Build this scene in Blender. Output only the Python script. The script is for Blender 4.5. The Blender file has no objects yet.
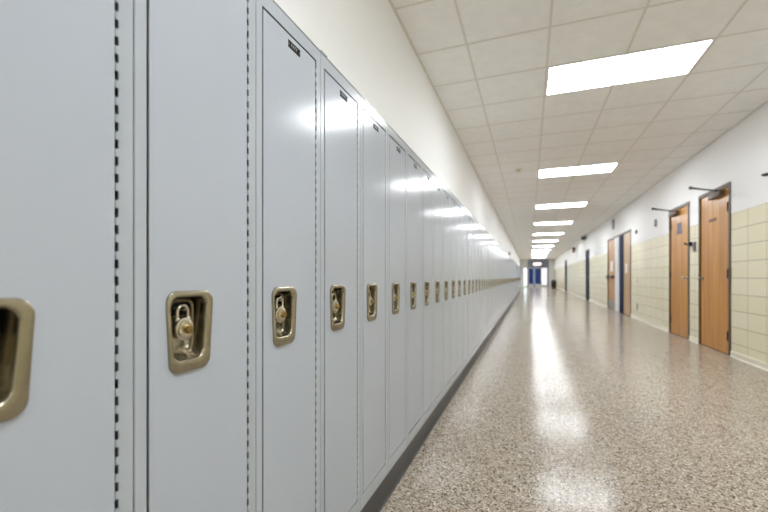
import bpy, bmesh, math, random
from mathutils import Vector, Matrix
random.seed(7)
S = bpy.context.scene
COL = S.collection

# ------------------------------------------------------------------ materials
def lin(c):
    return tuple(((v / 255) / 12.92 if v / 255 <= .04045 else ((v / 255 + .055) / 1.055) ** 2.4) for v in c) + (1,)

def mat(name, rgb, rough=.5, metal=0., spec=.5, noise=None, bump=None, coat=0., emit=None):
    """noise=(scale, amount) tints the colour a little; bump=(scale, strength, distance)"""
    m = bpy.data.materials.new(name); m.use_nodes = True
    nt = m.node_tree; b = nt.nodes['Principled BSDF']
    b.inputs['Base Color'].default_value = lin(rgb)
    b.inputs['Roughness'].default_value = rough
    b.inputs['Metallic'].default_value = metal
    b.inputs['Specular IOR Level'].default_value = spec
    b.inputs['Coat Weight'].default_value = coat
    b.inputs['Coat Roughness'].default_value = .12
    tc = nt.nodes.new('ShaderNodeTexCoord')
    if noise:
        n = nt.nodes.new('ShaderNodeTexNoise'); n.inputs['Scale'].default_value = noise[0]; n.inputs['Detail'].default_value = 4
        nt.links.new(tc.outputs['Object'], n.inputs['Vector'])
        mx = nt.nodes.new('ShaderNodeMix'); mx.data_type = 'RGBA'; mx.blend_type = 'MULTIPLY'
        mx.inputs['Factor'].default_value = 1
        mx.inputs[6].default_value = lin(rgb)
        rp = nt.nodes.new('ShaderNodeValToRGB')
        a = 1 - noise[1]
        rp.color_ramp.elements[0].position = .3; rp.color_ramp.elements[0].color = (a, a, a, 1)
        rp.color_ramp.elements[1].position = .7; rp.color_ramp.elements[1].color = (1, 1, 1, 1)
        nt.links.new(n.outputs['Fac'], rp.inputs['Fac']); nt.links.new(rp.outputs['Color'], mx.inputs[7])
        nt.links.new(mx.outputs[2], b.inputs['Base Color'])
    if bump:
        n2 = nt.nodes.new('ShaderNodeTexNoise'); n2.inputs['Scale'].default_value = bump[0]; n2.inputs['Detail'].default_value = 2
        nt.links.new(tc.outputs['Object'], n2.inputs['Vector'])
        bp = nt.nodes.new('ShaderNodeBump'); bp.inputs['Strength'].default_value = bump[1]; bp.inputs['Distance'].default_value = bump[2]
        nt.links.new(n2.outputs['Fac'], bp.inputs['Height']); nt.links.new(bp.outputs['Normal'], b.inputs['Normal'])
    if emit:
        b.inputs['Emission Color'].default_value = lin(emit[0]); b.inputs['Emission Strength'].default_value = emit[1]
    return m

def m_terrazzo():
    m = bpy.data.materials.new('terrazzo'); m.use_nodes = True
    nt = m.node_tree; b = nt.nodes['Principled BSDF']; L = nt.links.new; N = nt.nodes.new
    tc = N('ShaderNodeTexCoord')
    def layer(scale, stops, off):
        mp = N('ShaderNodeMapping'); mp.inputs['Location'].default_value = off
        L(tc.outputs['Object'], mp.inputs['Vector'])
        v = N('ShaderNodeTexVoronoi'); v.voronoi_dimensions = '2D'; v.inputs['Scale'].default_value = scale
        L(mp.outputs['Vector'], v.inputs['Vector'])
        sep = N('ShaderNodeSeparateColor'); L(v.outputs['Color'], sep.inputs['Color'])
        r = N('ShaderNodeValToRGB'); r.color_ramp.interpolation = 'CONSTANT'
        e = r.color_ramp.elements
        while len(e) < len(stops): e.new(.5)
        for i, (p, c) in enumerate(stops): e[i].position = p; e[i].color = lin(c)
        L(sep.outputs['Red'], r.inputs['Fac'])
        d = N('ShaderNodeTexVoronoi'); d.voronoi_dimensions = '2D'; d.feature = 'DISTANCE_TO_EDGE'; d.inputs['Scale'].default_value = scale
        L(mp.outputs['Vector'], d.inputs['Vector'])
        return r, d, sep
    small, ds, _ = layer(185, FLOOR_SMALL, (0, 0, 0))
    big, db, sb = layer(96, FLOOR_BIG, (3.3, 1.7, 0))
    # matrix between the small chips
    ts = N('ShaderNodeMath'); ts.operation = 'LESS_THAN'; ts.inputs[1].default_value = .09; L(ds.outputs['Distance'], ts.inputs[0])
    mx = N('ShaderNodeMix'); mx.data_type = 'RGBA'; mx.inputs[7].default_value = lin(FLOOR_MATRIX)
    L(ts.outputs[0], mx.inputs['Factor']); L(small.outputs['Color'], mx.inputs[6])
    # some cells of the large pattern are chips lying on top
    tb = N('ShaderNodeMath'); tb.operation = 'GREATER_THAN'; tb.inputs[1].default_value = .11; L(db.outputs['Distance'], tb.inputs[0])
    sel = N('ShaderNodeMath'); sel.operation = 'GREATER_THAN'; sel.inputs[1].default_value = .62; L(sb.outputs['Green'], sel.inputs[0])
    mul = N('ShaderNodeMath'); mul.operation = 'MULTIPLY'; L(tb.outputs[0], mul.inputs[0]); L(sel.outputs[0], mul.inputs[1])
    mx2 = N('ShaderNodeMix'); mx2.data_type = 'RGBA'
    L(mul.outputs[0], mx2.inputs['Factor']); L(mx.outputs[2], mx2.inputs[6]); L(big.outputs['Color'], mx2.inputs[7])
    # broad wear
    n = N('ShaderNodeTexNoise'); n.inputs['Scale'].default_value = 1.3; n.inputs['Detail'].default_value = 3; L(tc.outputs['Object'], n.inputs['Vector'])
    mr = N('ShaderNodeMapRange'); mr.inputs['To Min'].default_value = .13; mr.inputs['To Max'].default_value = .20; L(n.outputs['Fac'], mr.inputs['Value'])
    L(mr.outputs[0], b.inputs['Roughness'])
    L(mx2.outputs[2], b.inputs['Base Color'])
    b.inputs['Specular IOR Level'].default_value = .14
    n2 = N('ShaderNodeTexNoise'); n2.inputs['Scale'].default_value = 3; L(tc.outputs['Object'], n2.inputs['Vector'])
    bp = N('ShaderNodeBump'); bp.inputs['Strength'].default_value = .12; bp.inputs['Distance'].default_value = .004
    L(n2.outputs['Fac'], bp.inputs['Height']); L(bp.outputs['Normal'], b.inputs['Normal'])
    return m

def m_block(name, rgb, rgb2, mortar, bw, bh, y0, z0, rough):
    """stack-bonded glazed block, joints along world Y and Z"""
    m = bpy.data.materials.new(name); m.use_nodes = True
    nt = m.node_tree; b = nt.nodes['Principled BSDF']; L = nt.links.new; N = nt.nodes.new
    tc = N('ShaderNodeTexCoord'); sp = N('ShaderNodeSeparateXYZ'); L(tc.outputs['Object'], sp.inputs[0])
    cb = N('ShaderNodeCombineXYZ')
    for o, off, i in (('Y', -y0, 0), ('Z', -z0, 1)):
        a = N('ShaderNodeMath'); a.operation = 'ADD'; a.inputs[1].default_value = off
        L(sp.outputs[o], a.inputs[0]); L(a.outputs[0], cb.inputs[i])
    br = N('ShaderNodeTexBrick'); br.offset = 0; br.squash = 1
    br.inputs['Scale'].default_value = 1; br.inputs['Brick Width'].default_value = bw; br.inputs['Row Height'].default_value = bh
    br.inputs['Mortar Size'].default_value = .004; br.inputs['Mortar Smooth'].default_value = .15
    br.inputs['Color1'].default_value = lin(rgb); br.inputs['Color2'].default_value = lin(rgb2); br.inputs['Mortar'].default_value = lin(mortar)
    L(cb.outputs[0], br.inputs['Vector']); L(br.outputs['Color'], b.inputs['Base Color'])
    inv = N('ShaderNodeMath'); inv.operation = 'SUBTRACT'; inv.inputs[0].default_value = 1; L(br.outputs['Fac'], inv.inputs[1])
    bp = N('ShaderNodeBump'); bp.inputs['Strength'].default_value = .6; bp.inputs['Distance'].default_value = .003
    L(inv.outputs[0], bp.inputs['Height']); L(bp.outputs['Normal'], b.inputs['Normal'])
    b.inputs['Roughness'].default_value = rough
    return m

def m_ceiling_tile(rgb):
    m = mat('ceiling_tile', rgb, .95, spec=.1, noise=(9, .05))
    nt = m.node_tree; b = nt.nodes['Principled BSDF']; L = nt.links.new; N = nt.nodes.new
    tc = N('ShaderNodeTexCoord')
    v = N('ShaderNodeTexVoronoi'); v.inputs['Scale'].default_value = 60; L(tc.outputs['Object'], v.inputs['Vector'])
    n = N('ShaderNodeTexNoise'); n.inputs['Scale'].default_value = 45; n.inputs['Detail'].default_value = 6; L(tc.outputs['Object'], n.inputs['Vector'])
    ad = N('ShaderNodeMath'); L(v.outputs['Distance'], ad.inputs[0]); L(n.outputs['Fac'], ad.inputs[1])
    bp = N('ShaderNodeBump'); bp.inputs['Strength'].default_value = .5; bp.inputs['Distance'].default_value = .006
    L(ad.outputs[0], bp.inputs['Height']); L(bp.outputs['Normal'], b.inputs['Normal'])
    return m

def m_wood(name, a, c, rough=.3):
    m = mat(name, a, rough, coat=.12)
    nt = m.node_tree; b = nt.nodes['Principled BSDF']; L = nt.links.new; N = nt.nodes.new
    tc = N('ShaderNodeTexCoord'); mp = N('ShaderNodeMapping'); mp.inputs['Scale'].default_value = (10, 10, .55)
    L(tc.outputs['Object'], mp.inputs['Vector'])
    n = N('ShaderNodeTexNoise'); n.inputs['Scale'].default_value = 1.1; n.inputs['Detail'].default_value = 6; n.inputs['Distortion'].default_value = .8
    L(mp.outputs['Vector'], n.inputs['Vector'])
    mp2 = N('ShaderNodeMapping'); mp2.inputs['Scale'].default_value = (90, 90, 1.5); L(tc.outputs['Object'], mp2.inputs['Vector'])
    n2 = N('ShaderNodeTexNoise'); n2.inputs['Scale'].default_value = 1; n2.inputs['Detail'].default_value = 3; L(mp2.outputs['Vector'], n2.inputs['Vector'])
    mxv = N('ShaderNodeMix'); mxv.inputs['Factor'].default_value = .3; L(n.outputs['Fac'], mxv.inputs[2]); L(n2.outputs['Fac'], mxv.inputs[3])
    r = N('ShaderNodeValToRGB'); r.color_ramp.elements[0].position = .34; r.color_ramp.elements[0].color = lin(c)
    r.color_ramp.elements[1].position = .62; r.color_ramp.elements[1].color = lin(a)
    L(mxv.outputs[0], r.inputs['Fac']); L(r.outputs['Color'], b.inputs['Base Color'])
    return m

FLOOR_SMALL = [(0, (64, 57, 50)), (.11, (112, 99, 86)), (.28, (150, 137, 121)), (.50, (174, 162, 146)), (.72, (194, 183, 168)), (.90, (218, 212, 201))]
FLOOR_BIG = [(0, (66, 58, 52)), (.24, (120, 103, 87)), (.46, (150, 137, 122)), (.64, (184, 166, 143)), (.82, (212, 204, 193))]
FLOOR_MATRIX = (176, 164, 148)

M = {}
M['locker'] = mat('locker_paint', (177, 184, 194), .16, spec=.3, bump=(3.2, .16, .004))
M['locker_frame'] = mat('locker_frame_paint', (175, 182, 189), .2, spec=.34)
M['hinge'] = mat('hinge_paint', (168, 176, 182), .4, spec=.3)
M['brass'] = mat('nickel_bronze', (170, 163, 144), .27, metal=1., noise=(60, .14))
M['latch'] = mat('latch_metal', (160, 150, 128), .36, metal=1., noise=(80, .25))
M['slot_shade'] = mat('slot_shade_black', (14, 13, 12), .8)
M['lock_case'] = mat('padlock_steel', (200, 194, 180), .25, metal=1., noise=(120, .2))
M['lock_dial'] = mat('padlock_dial', (196, 188, 168), .3, metal=1.)
M['lock_knob'] = mat('padlock_knob_brass', (156, 132, 86), .28, metal=1.)
M['tag'] = mat('number_plate_black', (14, 14, 15), .5, spec=.2)
M['tag_pale'] = mat('number_plate_pale', (200, 202, 204), .5)
M['kick'] = mat('black_cove_base', (68, 69, 70), .45, noise=(6, .2))
M['wall'] = mat('cream_wall_paint', (241, 242, 242), .6, spec=.3, bump=(40, .05, .002))
M['wall_r'] = mat('white_wall_paint', (244, 244, 243), .45, spec=.4, bump=(30, .05, .002))
M['tile'] = m_block('yellow_glazed_block', (234, 227, 196), (238, 232, 204), (176, 168, 142), .3937, .2065, 5.84, 1.827 - .2065 * 9, .22)
M['cove'] = mat('cream_cove_base', (232, 226, 208), .3)
M['ceil'] = m_ceiling_tile((248, 247, 244))
M['tbar'] = mat('ceiling_grid_metal', (224, 219, 210), .5)
M['lens'] = mat('light_lens', (250, 250, 250), .5, emit=((246, 250, 255), 24.))
M['fixture'] = mat('light_frame_white', (236, 236, 234), .4)
M['floor'] = m_terrazzo()
M['strip'] = mat('zinc_strip', (188, 180, 166), .22)
M['wood'] = m_wood('oak_veneer', (210, 150, 64), (170, 112, 38))
M['wood2'] = m_wood('pale_oak_veneer', (200, 160, 108), (178, 136, 84))
M['bronze'] = mat('bronze_door_frame', (92, 74, 62), .4)
M['dark'] = mat('dark_hardware', (40, 40, 46), .4, metal=.3)
M['chrome'] = mat('satin_chrome', (200, 196, 188), .25, metal=1.)
M['steel'] = mat('brushed_steel', (168, 166, 162), .35, metal=1.)
M['sign'] = mat('slate_sign', (112, 104, 122), .5)
M['sign_brown'] = mat('brown_sign', (112, 82, 52), .5)
M['paper'] = mat('paper', (240, 238, 234), .8)
M['navy'] = mat('navy_door_paint', (8, 30, 62), .6, spec=.15)
M['navy2'] = mat('blue_glass', (10, 44, 110), .15, spec=.5, emit=((14, 50, 116), .35))
M['blue_pale'] = mat('pale_blue_glass', (130, 172, 214), .25)
M['mint'] = mat('pale_green_glass', (202, 220, 220), .15, emit=((214, 232, 234), 2.))
M['added_glow'] = mat('added_glow_pane', (236, 238, 244), .3, emit=((236, 240, 250), .9))
M['white'] = mat('white_paint', (246, 246, 248), .35)
M['grey'] = mat('grey_enamel', (128, 130, 134), .4)
M['header'] = mat('grey_header_paint', (146, 152, 168), .4)
M['sign_lit'] = mat('lit_exit_face', (250, 240, 240), .4, emit=((255, 236, 236), 1.6))
M['black'] = mat('black_plastic', (26, 26, 28), .4)
M['brownred'] = mat('brown_red_plastic', (110, 58, 44), .45)
M['red'] = mat('red_enamel', (120, 26, 24), .4)
M['putty'] = mat('putty_plastic', (214, 204, 184), .5)

# ------------------------------------------------------------------ mesh building
class MB:
    def __init__(s): s.bm = bmesh.new(); s.mi = 0
    def _add(s, verts, faces):
        v = [s.bm.verts.new(p) for p in verts]
        for f in faces:
            try:
                fc = s.bm.faces.new([v[i] for i in f]); fc.material_index = s.mi
            except ValueError: pass
    def box(s, x0, x1, y0, y1, z0, z1, bev=0., seg=1):
        t = bmesh.new(); bmesh.ops.create_cube(t, size=1)
        for v in t.verts:
            v.co = Vector(((x0 + x1) / 2 + v.co.x * (x1 - x0), (y0 + y1) / 2 + v.co.y * (y1 - y0), (z0 + z1) / 2 + v.co.z * (z1 - z0)))
        if bev: bmesh.ops.bevel(t, geom=list(t.edges), offset=bev, segments=seg, affect='EDGES', profile=.5)
        s._take(t); return s
    def _take(s, t, mtx=None):
        t.verts.index_update()
        s._add([(mtx @ v.co) if mtx else v.co.copy() for v in t.verts], [[v.index for v in f.verts] for f in t.faces]); t.free()
    def loops(s, loops, cap0=False, cap1=False):
        n = len(loops[0]); V = [p for l in loops for p in l]; F = []
        for k in range(len(loops) - 1):
            for i in range(n):
                j = (i + 1) % n; F.append([k * n + i, k * n + j, (k + 1) * n + j, (k + 1) * n + i])
        if cap0: F.append(list(range(n))[::-1])
        if cap1: F.append([(len(loops) - 1) * n + i for i in range(n)])
        s._add(V, F); return s
    def tube(s, pts, r, seg=10):
        pts = [Vector(p) for p in pts]; L = []
        up = None
        for i, p in enumerate(pts):
            t = (pts[min(i + 1, len(pts) - 1)] - pts[max(i - 1, 0)]).normalized()
            if up is None:
                up = Vector((1, 0, 0)) if abs(t.x) < .9 else Vector((0, 0, 1))
            a = (up - t * up.dot(t)).normalized(); c = t.cross(a); up = a
            rr = r[i] if isinstance(r, (list, tuple)) else r
            L.append([p + rr * (math.cos(q * 2 * math.pi / seg) * a + math.sin(q * 2 * math.pi / seg) * c) for q in range(seg)])
        return s.loops(L, True, True)
    def lathe(s, prof, seg=24, mtx=Matrix()):
        """prof: (r, h) about local Z, placed by mtx"""
        L = [[mtx @ Vector((max(r, 1e-5) * math.cos(q * 2 * math.pi / seg), max(r, 1e-5) * math.sin(q * 2 * math.pi / seg), h)) for q in range(seg)] for r, h in prof]
        return s.loops(L, True, True)
    def build(s, name, m, parent=None, smooth=False):
        bmesh.ops.recalc_face_normals(s.bm, faces=list(s.bm.faces))
        me = bpy.data.meshes.new(name); s.bm.to_mesh(me); s.bm.free()
        for mm in (m if isinstance(m, (list, tuple)) else [m]): me.materials.append(mm)
        if smooth:
            for p in me.polygons: p.use_smooth = True
            if hasattr(me, 'set_sharp_from_angle'): me.set_sharp_from_angle(angle=math.radians(42))
        o = bpy.data.objects.new(name, me); COL.objects.link(o); o.parent = parent
        return o

TO_X = Matrix.Rotation(math.radians(90), 4, 'Y')        # local Z -> world +X
def place(x, y, z, sx=1):
    return Matrix.Translation((x, y, z)) @ (TO_X if sx > 0 else Matrix.Rotation(math.radians(-90), 4, 'Y'))

def tag(o, label, cat, group=None, kind=None):
    o['label'] = label; o['category'] = cat
    if group: o['group'] = group
    if kind: o['kind'] = kind
    return o
def thing(name, label, cat, loc, group=None, kind=None):
    o = bpy.data.objects.new(name, None); COL.objects.link(o); o.location = loc; o.empty_display_size = .1
    return tag(o, label, cat, group, kind)
def copy_tree(o, parent=None):
    c = o.copy(); COL.objects.link(c)
    if parent: c.parent = parent
    for ch in list(o.children): copy_tree(ch, c)
    return c

def rrect(x, y0b, y1b, y0t, y1t, z0, z1, r, n=6):
    """rounded quad in the plane x: bottom edge y0b..y1b, top edge y0t..y1t"""
    P = [Vector((y0b, z0)), Vector((y1b, z0)), Vector((y1t, z1)), Vector((y0t, z1))]; out = []
    for i in range(4):
        p = P[i]; a = (P[i - 1] - p).normalized(); c = (P[(i + 1) % 4] - p).normalized()
        ang = a.angle(c); t = r / math.tan(ang / 2)
        ctr = p + (a + c).normalized() * (r / math.sin(ang / 2))
        s0 = p + a * t - ctr; s1 = p + c * t - ctr
        th0 = math.atan2(s0.y, s0.x); th1 = math.atan2(s1.y, s1.x)
        while th1 < th0: th1 += 2 * math.pi
        if th1 - th0 > math.pi: th1 -= 2 * math.pi
        for k in range(n + 1):
            th = th0 + (th1 - th0) * k / n
            out.append((x, ctr.x + r * math.cos(th), ctr.y + r * math.sin(th)))
    return out
def rr(x, y0, y1, z0, z1, r, n=6): return rrect(x, y0, y1, y0, y1, z0, z1, r, n)

# ------------------------------------------------------------------ dimensions (metres); camera stands at X=0, Y=0, corridor runs along +Y
HC = 1.0116; XF = -.6087; XW = -.913; XR = 2.424; ZC = HC + 1.9107; Y_NEAR = -6.2; Y_END = 44.4
P = .3048; SEAM0 = .4559 - P; NLOCK = 100
T = .6035; GX0 = .1675 - 2 * T + T; GY0 = 3.832; LSTEP = 6 * T; TX = .628; LX0 = .146
ZTILE = 1.827

# ------------------------------------------------------------------ setting
def structure(o, label, cat):
    return tag(o, label, cat, None, 'structure')

structure(MB().box(XW - .3, XR + 1.2, Y_NEAR - .3, Y_END + .3, -.12, 0).build('floor', M['floor']), 'glossy speckled terrazzo corridor floor', 'floor')
b = MB().box(.112, .1165, Y_NEAR, Y_END, -.01, .0006)
structure(b.build('trim_1', M['strip']), 'thin metal divider strip set lengthwise in terrazzo floor', 'floor strip')
structure(MB().box(XW - .15, XW, Y_NEAR, Y_END, 0, ZC + .3).build('wall_left', M['wall']), 'plain cream wall above the grey lockers', 'wall')
structure(MB().box(XW - .15, XR + .15, Y_NEAR - .15, Y_NEAR, 0, ZC + .3).build('wall_back', M['wall']), 'cream wall closing corridor behind the viewer', 'wall')

# ceiling: lay-in tiles with holes where the fixtures sit
LIGHT_Y = [GY0 + k * LSTEP for k in range(-2, 11)]  # farthest panel is an added light that brightens the end wall
b = MB()
xs = [XW, LX0, LX0 + 2 * TX, XR]
b.box(xs[0], xs[1], Y_NEAR, Y_END, ZC, ZC + .02); b.box(xs[2], xs[3], Y_NEAR, Y_END, ZC, ZC + .02)
ys = [Y_NEAR] + [v for y in LIGHT_Y for v in (y, y + T)] + [Y_END]
for i in range(0, len(ys), 2): b.box(xs[1], xs[2], ys[i], ys[i + 1], ZC, ZC + .02)
structure(b.build('ceiling', M['ceil']), 'suspended ceiling of square off-white fissured tiles', 'ceiling')
structure(MB().box(XW - .15, XR + .15, Y_NEAR, Y_END, ZC + .2, ZC + .26).build('ceiling.001', M['fixture']), 'slab above suspended ceiling', 'ceiling')
b = MB()
for k in range(-1, 4):
    x = LX0 + k * TX
    b.box(x - .009, x + .009, Y_NEAR, Y_END, ZC - .003, ZC + .004)
k0 = int((Y_NEAR - GY0) / T); 
for k in range(k0, int((Y_END - GY0) / T) + 1):
    y = GY0 + k * T
    b.box(XW, XR, y - .009, y + .009, ZC - .0028, ZC + .004)
b.box(XW, XW + .02, Y_NEAR, Y_END, ZC - .003, ZC + .004); b.box(XR - .02, XR, Y_NEAR, Y_END, ZC - .003, ZC + .004)
structure(b.build('trim_2', M['tbar']), 'thin metal grid bars between the ceiling tiles', 'ceiling grid')

# right wall with door openings
HD = 2.245
OPEN = [(6.25, 7.25), (7.63, 8.60), (11.52, 14.65), (18.9, 20.0), (29.7, 31.2)]
b = MB(); c = MB()
ys = [Y_NEAR] + [v for o in OPEN for v in o] + [Y_END]
for i in range(0, len(ys), 2):
    b.mi = 0; b.box(XR, XR + .15, ys[i], ys[i + 1], 0, ZTILE)
    b.mi = 1; b.box(XR, XR + .15, ys[i], ys[i + 1], ZTILE, ZC + .3)
    c.loops([[(XR, y, 0), (XR - .022, y, 0), (XR - .010, y, .008), (XR - .007, y, .02), (XR - .007, y, .066), (XR - .004, y, .07), (XR, y, .07)] for y in (ys[i] + .001, ys[i + 1] - .001)], True, True)
for y0, y1 in OPEN:
    b.mi = 1; b.box(XR, XR + .15, y0, y1, HD, ZC + .3)
structure(b.build('wall_right', [M['tile'], M['wall_r']]), 'right wall of yellow glazed block below white paint', 'wall')
structure(c.build('baseboard_right', M['cove']), 'low cream base strip along the yellow block wall', 'baseboard')

# locker base and top strip
b = MB()
YL1 = SEAM0 + NLOCK * P
b.loops([[(XW, y, 0), (XF + .006, y, 0), (XF + .001, y, .004), (XF - .003, y, .014), (XF - .003, y, .111), (XW, y, .111)] for y in (SEAM0, YL1)], True, True)
structure(b.build('baseboard_left', M['kick']), 'black base running along the floor under the grey lockers', 'baseboard')
b = MB().box(XW, XF + .0015, SEAM0, YL1, 1.712, 1.7145)
for yy in (1.085, 1.085 + 12 * P, 1.085 + 24 * P): b.box(XF - .03, XF + .003, yy - .02, yy + .02, 1.7145, 1.719, .001)
structure(b.build('trim_3', M['locker_frame']), 'thin grey top strip capping the row of lockers', 'trim')

# ------------------------------------------------------------------ lockers
ONES = 'zeroth first second third fourth fifth sixth seventh eighth ninth tenth eleventh twelfth thirteenth fourteenth fifteenth sixteenth seventeenth eighteenth nineteenth'.split()
TENS = ['', '', 'twenty', 'thirty', 'forty', 'fifty', 'sixty', 'seventy', 'eighty', 'ninety']
def ordinal(n):
    if n < 20: return ONES[n]
    t, u = divmod(n, 10)
    return (TENS[t][:-1] + 'ieth') if u == 0 else TENS[t] + '-' + ONES[u]

def make_locker():
    root = thing('locker', '', 'locker', (XF, 0, .111), 'grey lockers in the row')
    H = 1.601; w = P / 2 - .0009; e = .0014
    DZ0, DZ1 = .059, 1.557
    b = MB()
    op = (-.1303, .1264, DZ0 - .003, DZ1 + .005)
    b.loops([rr(-.30, -w, w, 0, H, .001, 1), rr(-e, -w, w, 0, H, .001, 1), rr(0, -w + e, w - e, e, H - e, .001, 1),
             rr(0, *op, .001, 1), rr(-.0012, *op, .001, 1)], True, False)
    b.build('body', M['locker_frame'], root)
    # door: origin on its hinge line
    hy = .1235
    def Y(v): return v - hy
    d = MB(); n = 6
    y0, y1 = Y(-.1252), Y(.1210)
    hole = lambda x: rrect(x, Y(-.080), Y(-.008), Y(-.087), Y(.001), .740, .866, .02, n)
    st = .007
    d.loops([rr(-.016, y0 + st, y1 - st, DZ0 + st, DZ1 - st, .0012, n), rr(-.0022, y0 + st, y1 - st, DZ0 + st, DZ1 - st, .0012, n), rr(-.0022, y0, y1, DZ0, DZ1, .0012, n), rr(-.0010, y0, y1, DZ0, DZ1, .0012, n), rr(.0002, y0 + .0012, y1 - .0012, DZ0 + .0012, DZ1 - .0012, .0012, n),
             hole(.0002), hole(-.016)])
    door = d.build('door', M['locker'], root); door.location = (0, hy, 0)
    # recessed handle plate: outer outline -> rolled rim -> cup
    def O(x, s):   # outer outline shrunk by s
        return rrect(x, Y(-.0875) + s, Y(.0057) - s, Y(-.0957) + s, Y(.0153) - s, .7225 + s, .8755 - s, .022 - s * .6, n)
    def I(x, s, up=0.):
        return rrect(x, Y(-.0800) + s, Y(-.0110) - s, Y(-.0885) + s, Y(-.0020) - s, .7455 + s + up, .8640 - s, .0185 - s * .5, n)
    h = MB()
    h.loops([O(-.0005, 0), O(.0045, .0006), O(.0062, .0028), I(.0066, -.0030), I(.0060, -.0010), I(.0035, .0006), I(-.002, .0014), I(-.012, .002, .0015), I(-.020, .0028, .005), I(-.026, .0038, .011), I(-.031, .006, .018), I(-.0335, .010, .025), I(-.034, .018, .03)], False, True)
    h.lathe([(.0001, -.001), (.0032, -.001), (.0030, .0008), (.0016, .0012), (.0001, .0012)], 10, place(.0066, Y(-.041), .735))
    h.build('handle_plate', M['brass'], door, True)
    # latch: hooped lift lever standing off the back of the cup
    l = MB()
    pts = []
    yl, yr, zt, zb = Y(-.067), Y(-.0150), .856, .756
    R = .014
    pts.append((-.031, yl, zb + .012)); pts.append((-.024, yl, zb + .016)); pts.append((-.022, yl, zb + .026)); pts.append((-.022, yl, zt - R))
    for k in range(1, 7): a = math.pi - k * math.pi / 12; pts.append((-.022, yl + R + R * math.cos(a), zt - R + R * math.sin(a)))
    for k in range(0, 7): a = math.pi / 2 - k * math.pi / 12; pts.append((-.022, yr - R + R * math.cos(a), zt - R + R * math.sin(a)))
    pts += [(-.022, yr, zb + .022), (-.022, yr - .002, zb + .010), (-.023, yr - .006, zb + .003), (-.026, yr - .013, zb + .001), (-.030, yr - .018, zb + .004)]
    l.tube(pts, .0036, 8)
    l.box(-.034, -.029, Y(-.060), Y(-.026), .790, .826, .001)
    l.tube([(-.034, Y(-.049), .8397), (-.003, Y(-.049), .8397)], .0026, 8)
    l.build('latch', M['latch'], door, True)
    s = MB().box(-.0339, -.0285, Y(-.077), Y(-.013), .827, .858, .0008)  # latch slot, widened as a black block for the shade under the cup top
    s.build('slot_shade', M['slot_shade'], door)
    # number plate with pale border and rivets
    t = MB(); a0, a1, c0, c1 = Y(-.0215), Y(.036), 1.522, 1.5425
    t.box(.0001, .0010, a0, a1, c0, c1, .0003)
    t.mi = 1
    for yy in (a0 + .0035, a1 - .0035): t.lathe([(.0001, 0), (.0013, 0), (.0011, .0006), (.0001, .0007)], 8, place(.0010, yy, (c0 + c1) / 2))
    yy = a0 + .014
    for wd, hh in ((.005, .008), (.006, .0075), (.0055, .008), (.006, .008)):
        t.box(.0009, .0013, yy, yy + .0013, (c0 + c1) / 2 - hh / 2, (c0 + c1) / 2 + hh / 2)
        t.box(.0009, .0013, yy, yy + wd * .8, (c0 + c1) / 2 + hh / 2 - .0013, (c0 + c1) / 2 + hh / 2)
        yy += wd + .0023
    t.build('number_plate', [M['tag'], M['tag_pale']], door)
    # piano hinge: leaf on the frame and knuckles that bridge the gap
    k = MB()
    k.box(-.0008, .0003, .1268, .1345, DZ0, DZ1)
    z = DZ0 + .006
    while z < DZ1 - .014:
        k.tube([(-.0016, hy, z), (-.0016, hy, z + .0125)], .0020, 8)
        k.box(-.0012, .0004, hy + .0005, .1275, z, z + .0125)
        z += .027
    k.build('hinge', M['hinge'], root)
    return root

proto = make_locker()
GL = 'grey lockers in the row'
lockers = []
for n in range(1, NLOCK + 1):
    o = proto if n == 1 else copy_tree(proto)
    o.location = (XF, SEAM0 + (n - .5) * P, .111)
    dr = [c for c in o.children if c.name.startswith('door')][0]
    dr.rotation_euler.z = math.radians({1: 0, 2: .05, 3: 0, 4: .15}.get(n, random.uniform(-.4, .45)))
    if n == 1: lb = 'nearest grey locker at the left edge, showing only part of its handle recess'
    elif n == 2: lb = 'grey locker with a brass-knobbed padlock in plain view, second from the near end'
    elif n == 3: lb = 'grey locker with a clear black number plate at its top, third from near end'
    elif n == 4: lb = 'grey locker with a bright light reflection across its top, fourth from near end'
    elif n <= 40: lb = 'narrow grey metal locker, %s from the near end of the row' % ordinal(n)
    else: lb = 'thin sliver of grey locker in the far end of the row beyond the fortieth'
    o['label'] = lb; lockers.append(o)
bpy.data.objects  # (names: locker, locker.001, ...)

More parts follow.
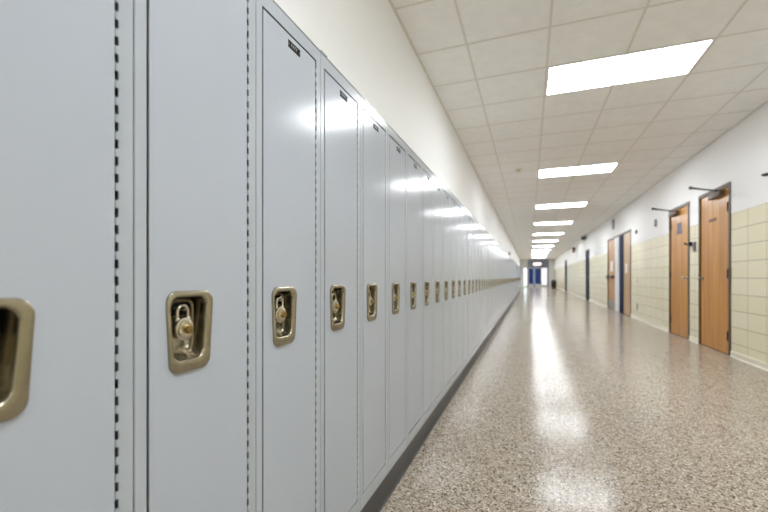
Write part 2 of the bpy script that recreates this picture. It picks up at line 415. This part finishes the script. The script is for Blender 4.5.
# ------------------------------------------------------------------ padlocks
def make_padlock():
    root = thing('combination_padlock', '', 'padlock', (0, 0, 0), 'combination padlocks hanging in the locker handles')
    r = .0225; cz = r
    b = MB()
    b.lathe([(.0001, -.010), (r - .004, -.010), (r - .001, -.0085), (r, -.006), (r, .003), (r - .001, .0052), (r - .004, .0065), (.0001, .0065)], 32, place(0, 0, cz))
    for yy in (-.0125, .0125): b.lathe([(.0052, 0), (.0052, .006), (.0045, .007)], 12, Matrix.Translation((-.002, yy, cz + r - .0075)))
    b.build('case', M['lock_case'], root, True)
    d = MB()
    d.lathe([(.0001, .0060), (.0170, .0060), (.0165, .0082), (.0125, .0098), (.0115, .0096), (.0001, .0096)], 32, place(0, 0, cz))
    for k in range(20):
        a = k * math.pi / 10
        d.tube([(.0086, .0162 * math.cos(a), cz + .0162 * math.sin(a)), (.0099, .0128 * math.cos(a), cz + .0128 * math.sin(a))], .0005, 4)
    d.build('dial', M['lock_dial'], root, True)
    kn = MB()
    prof = [(.0001, .0090), (.0085, .0090), (.0085, .0105), (.0072, .0115), (.0074, .0165), (.0066, .0180), (.0001, .0184)]
    L = []
    for (rad, h) in prof:
        L.append([Vector((h, rad * (1 + (.05 if q % 2 else -.03)) * math.cos(q * math.pi / 16), cz + rad * (1 + (.05 if q % 2 else -.03)) * math.sin(q * math.pi / 16))) for q in range(32)])
    kn.loops(L, True, True); kn.build('knob', M['lock_knob'], root)
    s = MB(); pts = [(-.002, -.0125, cz + r - .004), (-.002, -.0125, cz + r + .008)]
    for k in range(0, 13):
        a = math.pi - k * math.pi / 12; pts.append((-.002, .0125 * math.cos(a), cz + r + .009 + .0125 * math.sin(a)))
    pts += [(-.002, .0125, cz + r + .008), (-.002, .0125, cz + r - .004)]
    s.tube(pts, .0036, 10); s.build('shackle', M['lock_case'], root, True)
    return root
pl = make_padlock()
for i, n in enumerate(range(2, 17)):
    o = pl if i == 0 else copy_tree(pl)
    L = lockers[n - 1].location
    o.location = (XF - .007, L.y - .049 + (0 if n == 2 else random.uniform(-.001, .001)), .8915)
    o.rotation_euler = (math.radians(0 if n == 2 else random.uniform(-3, 3)), 0, math.radians(2 if n == 2 else random.uniform(-3.5, 3.5)))
    o['label'] = 'round steel combination padlock with brass knob in %s locker from the near end' % ordinal(n)

# ------------------------------------------------------------------ ceiling lights
def make_light():
    root = thing('ceiling_light', '', 'ceiling light', (0, 0, 0), 'fluorescent ceiling lights in a row')
    f = MB(); A, B = TX, T / 2
    def q(z, s): return [(-A + s, -B + s, z), (A - s, -B + s, z), (A - s, B - s, z), (-A + s, B - s, z)]
    f.loops([q(.10, .012), q(.001, .012), q(-.0045, .011), q(-.0045, .026), q(.004, .028)], True, False)
    f.build('frame', M['fixture'], root)
    l = MB().box(-A + .027, A - .027, -B + .027, B - .027, .0, .004)
    l.build('diffuser', M['lens'], root)
    return root
lt = make_light()
for i, y in enumerate(LIGHT_Y):
    o = lt if i == 0 else copy_tree(lt)
    o.location = (LX0 + TX, y + T / 2, ZC)
    n = i - 1
    if n == 1: lb = 'largest lit ceiling panel, nearest in the row of corridor lights'
    elif n <= 0: lb = 'lit ceiling panel out of frame, %s behind the nearest visible one' % ('first' if n == 0 else 'second')
    else: lb = 'bright rectangular ceiling light, %s along the corridor from the nearest' % ordinal(n)  # the last of these is added for light at the far end
    o['label'] = lb

def smoke(x, y):
    t = thing('smoke_detector', 'small round cream detector on ceiling left of second light', 'smoke detector', (x, y, ZC - .003))
    MB().lathe([(.0001, 0), (.062, 0), (.062, -.012), (.05, -.016), (.0001, -.016)], 24).build('base', M['putty'], t, True)
    MB().lathe([(.0001, -.0155), (.042, -.0155), (.036, -.034), (.02, -.042), (.0001, -.042)], 24).build('sensor_head', M['putty'], t, True)
smoke(-.18, 7.29)

# ------------------------------------------------------------------ wooden doors on the right wall
def door_frame(y0, y1, t, m=M['bronze'], fw=.05, dep=.13):
    b = MB(); x0, x1 = XR - .012, XR + dep
    b.box(x0, x1, y0, y0 + fw, 0, HD, .002); b.box(x0, x1, y1 - fw, y1, 0, HD, .002); b.box(x0, x1, y0 + fw, y1 - fw, HD - fw, HD, .002)
    return b.build('door_frame', m, t)
def knob(t, y, z=1.0, side=1):
    b = MB()
    b.lathe([(.0001, 0), (.032, 0), (.032, .006), (.012, .010), (.010, .030), (.018, .036), (.0275, .046), (.0275, .058), (.018, .066), (.0001, .068)], 20, place(XR + .004, y, z, -1))
    return b.build('knob', M['chrome'], t, True)
def hinges(t, y, m):
    for z in (.25, 1.06, 1.93):
        b = MB(); b.box(XR - .006, XR + .002, y - .042, y + .042, z - .06, z + .06, .001); b.tube([(XR - .012, y, z - .06), (XR - .012, y, z + .06)], .011, 10)
        b.build('door_hinge', m, t, True)
def closer(t, yb0, yb1, tip, ypiv):
    b = MB(); zb = 2.135
    b.box(XR - .062, XR + .003, yb0, yb1, zb - .035, zb + .035, .01, 2); c = b.build('door_closer', M['bronze'], t, True)
    a = MB(); z2 = zb + .058
    a.tube([(XR - .035, ypiv, zb + .03), (XR - .035, ypiv, z2 + .004)], .014, 10)
    a.tube([(XR - .035, ypiv, z2), (tip[0], tip[1], z2)], [.013, .009], 8)
    a.lathe([(.0001, -.014), (.017, -.014), (.017, .022), (.0001, .022)], 12, Matrix.Translation((tip[0], tip[1], z2)))
    a.tube([(tip[0], tip[1], z2 + .012), (XR - .01, ypiv + (.08 if ypiv > tip[1] else -.08), z2 + .012)], .008, 8)
    a.build('closer_arm', M['dark'], c, True)
def slab(t, y0, y1, m=M['wood'], z1=HD - .055, name='door_leaf', x=XR + .004):
    return MB().box(x, x + .045, y0, y1, .008, z1, .002).build(name, m, t)

# door 1: nearest, hinged on its right (near) side
t = thing('door_1', 'nearest honey oak door on right wall, dark hinges on its right edge', 'door', (0, 0, 0), None, 'structure')
door_frame(6.25, 7.25, t); slab(t, 6.303, 7.197); knob(t, 7.125); hinges(t, 6.305, M['dark']); closer(t, 6.42, 6.78, (2.0, 6.27), 6.56)
b = MB(); b.box(XR + .001, XR + .0045, 6.68, 6.80, 1.80, 1.845, .001); b.box(XR + .001, XR + .0045, 6.81, 6.91, 1.80, 1.845, .001)
b.build('door_sign', M['sign_brown'], t)
# door 2
t = thing('door_2', 'oak door with grey sign left of nearest door, hinged on its left', 'door', (0, 0, 0), None, 'structure')
door_frame(7.63, 8.60, t); slab(t, 7.683, 8.547); knob(t, 7.76); hinges(t, 8.545, M['bronze']); closer(t, 8.10, 8.46, (2.0, 7.95), 8.30)
b = MB(); b.loops([[(x, 7.97, 1.755), (x, 8.23, 1.755), (x, 8.23, 1.80), (x, 8.20, 1.84), (x, 8.20, 1.955), (x, 8.00, 1.955), (x, 8.00, 1.84), (x, 7.97, 1.80)] for x in (XR + .0045, XR + .001)], True, True)
b.build('door_sign', M['sign'], t)
# door 3: wide opening with two oak leaves, white post and navy panel between
t = thing('door_3', 'wide doorway with two oak leaves, white post and navy gap between', 'doorway', (0, 0, 0), None, 'structure')
door_frame(11.52, 14.65, t, M['bronze'])
lf = slab(t, 11.572, 12.34, M['wood2']); lf['label'] = 'pale oak leaf with a white paper notice, nearer side of doorway'
MB().box(XR + .002, XR + .0045, 11.92, 12.18, 1.13, 1.38).build('paper_notice', M['paper'], lf)
MB().box(XR + .02, XR + .06, 12.34, 12.99, .0, HD - .05, .002).build('navy_panel', M['navy'], t)
MB().box(XR - .01, XR + .10, 12.99, 13.47, 0, HD - .05, .004).build('white_post', M['white'], t)
lf = slab(t, 13.48, 14.597, M['wood']); lf['label'] = 'honey oak leaf with steel kick plate, farther side of doorway'
MB().box(XR + .0005, XR + .0045, 13.52, 14.56, .02, .30).build('kick_plate', M['steel'], lf)
MB().box(XR + .002, XR + .0045, 13.85, 14.25, 1.20, 1.52).build('paper_notice', M['paper'], lf)
b = MB(); b.box(XR - .09, XR - .06, 13.62, 14.52, 1.0, 1.05, .006); b.box(XR - .085, XR + .004, 14.38, 14.54, .97, 1.08, .006); b.box(XR - .085, XR + .004, 13.62, 13.70, .98, 1.07, .006)
b.build('push_bar', M['bronze'], lf)
# doors 4 and 5: narrow navy doors farther down
for nm, (y0, y1), lb in (('door_4', OPEN[3], 'dark navy door halfway down the yellow block wall'), ('door_5', OPEN[4], 'dark navy door far down the yellow block wall near its end')):
    t = thing(nm, lb, 'door', (0, 0, 0), None, 'structure')
    door_frame(y0, y1, t, M['dark']); slab(t, y0 + .052, y1 - .052, M['navy']); knob(t, y0 + .14)

# ------------------------------------------------------------------ fittings on the walls
def wall_box(name, label, cat, y, z, wy, hz, dx, m, extra=None, side='R', bev=.006):
    t = thing(name, label, cat, ((XR if side == 'R' else XW), y, z))
    s = -1 if side == 'R' else 1
    b = MB().box(min(-s * .004, s * dx), max(-s * .004, s * dx), -wy / 2, wy / 2, -hz / 2, hz / 2, min(bev, dx / 3), 2); b.build('housing', m, t)
    if extra: extra(t, s * dx)
    return t
def plate_extra(m, wy, hz, dep, name):
    def f(t, x):
        s = 1 if x > 0 else -1
        MB().box(min(x - s * .001, x + s * dep), max(x - s * .001, x + s * dep), -wy / 2, wy / 2, -hz / 2, hz / 2, min(dep / 3, .003)).build(name, m, t)
    return f
wall_box('wall_switch', 'small grey switch box on block wall between the two oak doors', 'switch', 7.40, 1.49, .065, .15, .03, M['grey'], plate_extra(M['steel'], .03, .07, .008, 'switch_lever'))
t = thing('door_holder', 'small dark bracket beside the frame of the door with grey sign', 'bracket', (XR, 7.54, 1.54))
MB().box(-.05, .004, -.03, .03, -.035, .035, .008, 2).build('base', M['dark'], t); MB().tube([(-.045, 0, 0), (-.085, .01, .0), (-.09, .015, .03)], .011, 8).build('hook', M['dark'], t, True)
wall_box('alarm_strobe', 'small grey alarm unit high on white wall left of oak doors', 'alarm', 9.4, 2.12, .08, .14, .03, M['grey'], plate_extra(M['white'], .06, .05, .02, 'lens'))
wall_box('thermostat', 'tiny grey box on white wall right of the wide doorway', 'thermostat', 10.95, 2.11, .08, .08, .03, M['grey'], plate_extra(M['putty'], .06, .03, .006, 'cover'))
wall_box('wall_switch', 'pale switch plate on the block wall right of the wide doorway', 'switch', 10.93, .945, .08, .12, .008, M['putty'], plate_extra(M['white'], .012, .025, .010, 'switch_lever'), bev=.002)
wall_box('wall_outlet', 'grey outlet low on the block wall right of the wide doorway', 'outlet', 10.9, .305, .085, .14, .012, M['grey'], plate_extra(M['steel'], .04, .08, .004, 'socket'), bev=.002)
wall_box('wall_speaker', 'grey vertical box high on wall above the far oak leaf', 'speaker', 13.7, 2.64, .18, .30, .04, M['grey'], plate_extra(M['steel'], .13, .24, .004, 'grille'))
wall_box('wall_bracket', 'small dark fitting on white wall at the right edge of picture', 'bracket', 5.43, 2.13, .05, .03, .03, M['dark'], plate_extra(M['dark'], .03, .02, .02, 'tip'))
t = thing('security_camera', 'black box under the ceiling edge above the navy door', 'camera', (XR, 19.9, 2.83))
MB().box(-.05, .004, -.05, .05, -.05, .09, .006).build('bracket', M['black'], t); MB().box(-.20, -.03, -.11, .11, -.10, .04, .02, 2).build('housing', M['black'], t)
t = thing('exit_sign', 'small brownish red sign hung high beyond the black camera', 'sign', (XR, 24.4, 2.56))
MB().tube([(.004, 0, 0), (-.04, 0, 0)], .015, 8).build('bracket', M['brownred'], t); MB().box(-.16, -.03, -.03, .03, -.15, .15, .008).build('face', M['brownred'], t)
t = thing('fire_alarm', 'small dark red alarm on the left wall above the far lockers', 'alarm', (XW, 18.9, 2.10))
MB().box(-.004, .05, -.06, .06, -.09, .09, .008).build('housing', M['red'], t); MB().box(.049, .085, -.035, .035, -.05, .03, .008).build('lens', M['red'], t)
t = thing('trash_can', 'dark trash can against right wall near the corridor end', 'trash can', (2.08, 39.0, 0))
MB().lathe([(.0001, 0), (.19, 0), (.2, .02), (.23, .58), (.235, .60), (.22, .60), (.2, .1), (.0001, .1)], 24).build('bin', M['black'], t, True)
MB().lathe([(.238, .59), (.24, .61), (.22, .70), (.12, .78), (.0001, .79)], 24).build('lid', M['black'], t, True)

# ------------------------------------------------------------------ far end
EX0, EX1 = -.19, 1.88
b = MB()
b.box(XW, EX0, Y_END, Y_END + .15, 0, ZC + .3); b.box(EX1, XR, Y_END, Y_END + .15, 0, ZC + .3)
structure(b.build('wall_front', M['wall']), 'cream end wall around the far doors', 'wall')
t = thing('door_6', 'far end doorway with blue glass doors, white leaf and grey header', 'doorway', (0, 0, 0), None, 'structure')
ye = Y_END
b = MB(); b.box(EX0, EX0 + .10, ye - .02, ye + .12, 0, ZC, .004); b.box(EX1 - .12, EX1, ye - .02, ye + .12, 0, ZC, .004); b.box(EX0 + .1, EX1 - .12, ye - .02, ye + .12, 2.02, 2.14, .004)
b.build('door_frame', M['header'], t)
MB().box(EX0 + .1, EX1 - .12, ye, ye + .1, 2.14, ZC + .02, .004).build('header_panel', M['header'], t)
for y0, y1, nm in ((EX0 + .1, .40, 'door_leaf'), (.52, 1.14, 'door_leaf')):
    lf = MB(); lf.box(y0, y1, ye + .03, ye + .08, 0.0, .30, .003); lf.box(y0, y1, ye + .03, ye + .08, 1.97, 2.02, .003); lf.box(y0, y0 + .03, ye + .03, ye + .08, .3, 1.97); lf.box(y1 - .03, y1, ye + .03, ye + .08, .3, 1.97)
    lf = lf.build(nm, M['white'], t); MB().box(y0 + .028, y1 - .028, ye + .045, ye + .06, .29, 1.98).build('glass', M['navy2'], lf)
MB().box(.40, .52, ye + .02, ye + .09, 0, 2.02, .004).build('center_post', M['blue_pale'], t)
lf = MB().box(1.14, EX1 - .12, ye + .02, ye + .09, 0, 2.02, .004).build('white_leaf', M['white'], t)
MB().box(1.21, EX1 - .19, ye + .012, ye + .03, .25, 1.95, .003).build('glass', M['added_glow'], lf)  # glowing pane added to the white leaf to brighten the corridor end
t = thing('exit_sign', 'pale lit sign over the blue doors at corridor end', 'sign', (.75, Y_END, 2.42))
MB().box(-.42, .42, -.10, 0, -.16, .16, .01).build('housing', M['white'], t); MB().box(-.38, .38, -.105, -.09, -.13, .13).build('face', M['sign_lit'], t)
w = MB(); w.box(-.60, -.26, Y_END - .02, Y_END + .0, .05, 2.02, .003)
o = structure(w.build('window_1', M['white']), 'narrow pale sidelight window left of the far doors', 'window'); MB().box(-.57, -.29, Y_END - .024, Y_END - .015, .12, 1.98).build('glass', M['mint'], o)

# ------------------------------------------------------------------ world, camera, view
wd = bpy.data.worlds.new('world'); S.world = wd; wd.use_nodes = True
wd.node_tree.nodes['Background'].inputs[0].default_value = (.05, .05, .05, 1)
cam = bpy.data.cameras.new('camera'); co = bpy.data.objects.new('camera', cam); COL.objects.link(co)
co.location = (0, 0, HC); co.rotation_euler = (math.radians(90), 0, math.radians(20.4946))
cam.sensor_width = 36; cam.lens = 389.594 / 768 * 36
cam.shift_y = (277.33 - 256) / 768
cam.clip_start = .02; cam.clip_end = 200
cam.dof.use_dof = True; cam.dof.focus_distance = 1.1; cam.dof.aperture_fstop = 2.7
S.camera = co
S.view_settings.view_transform = 'Standard'; S.view_settings.look = 'None'
S.view_settings.gamma = 1; S.view_settings.exposure = 0; S.view_settings.use_curve_mapping = False
S.cycles.use_denoising = True
S.cycles.max_bounces = 16; S.cycles.diffuse_bounces = 10; S.cycles.glossy_bounces = 6
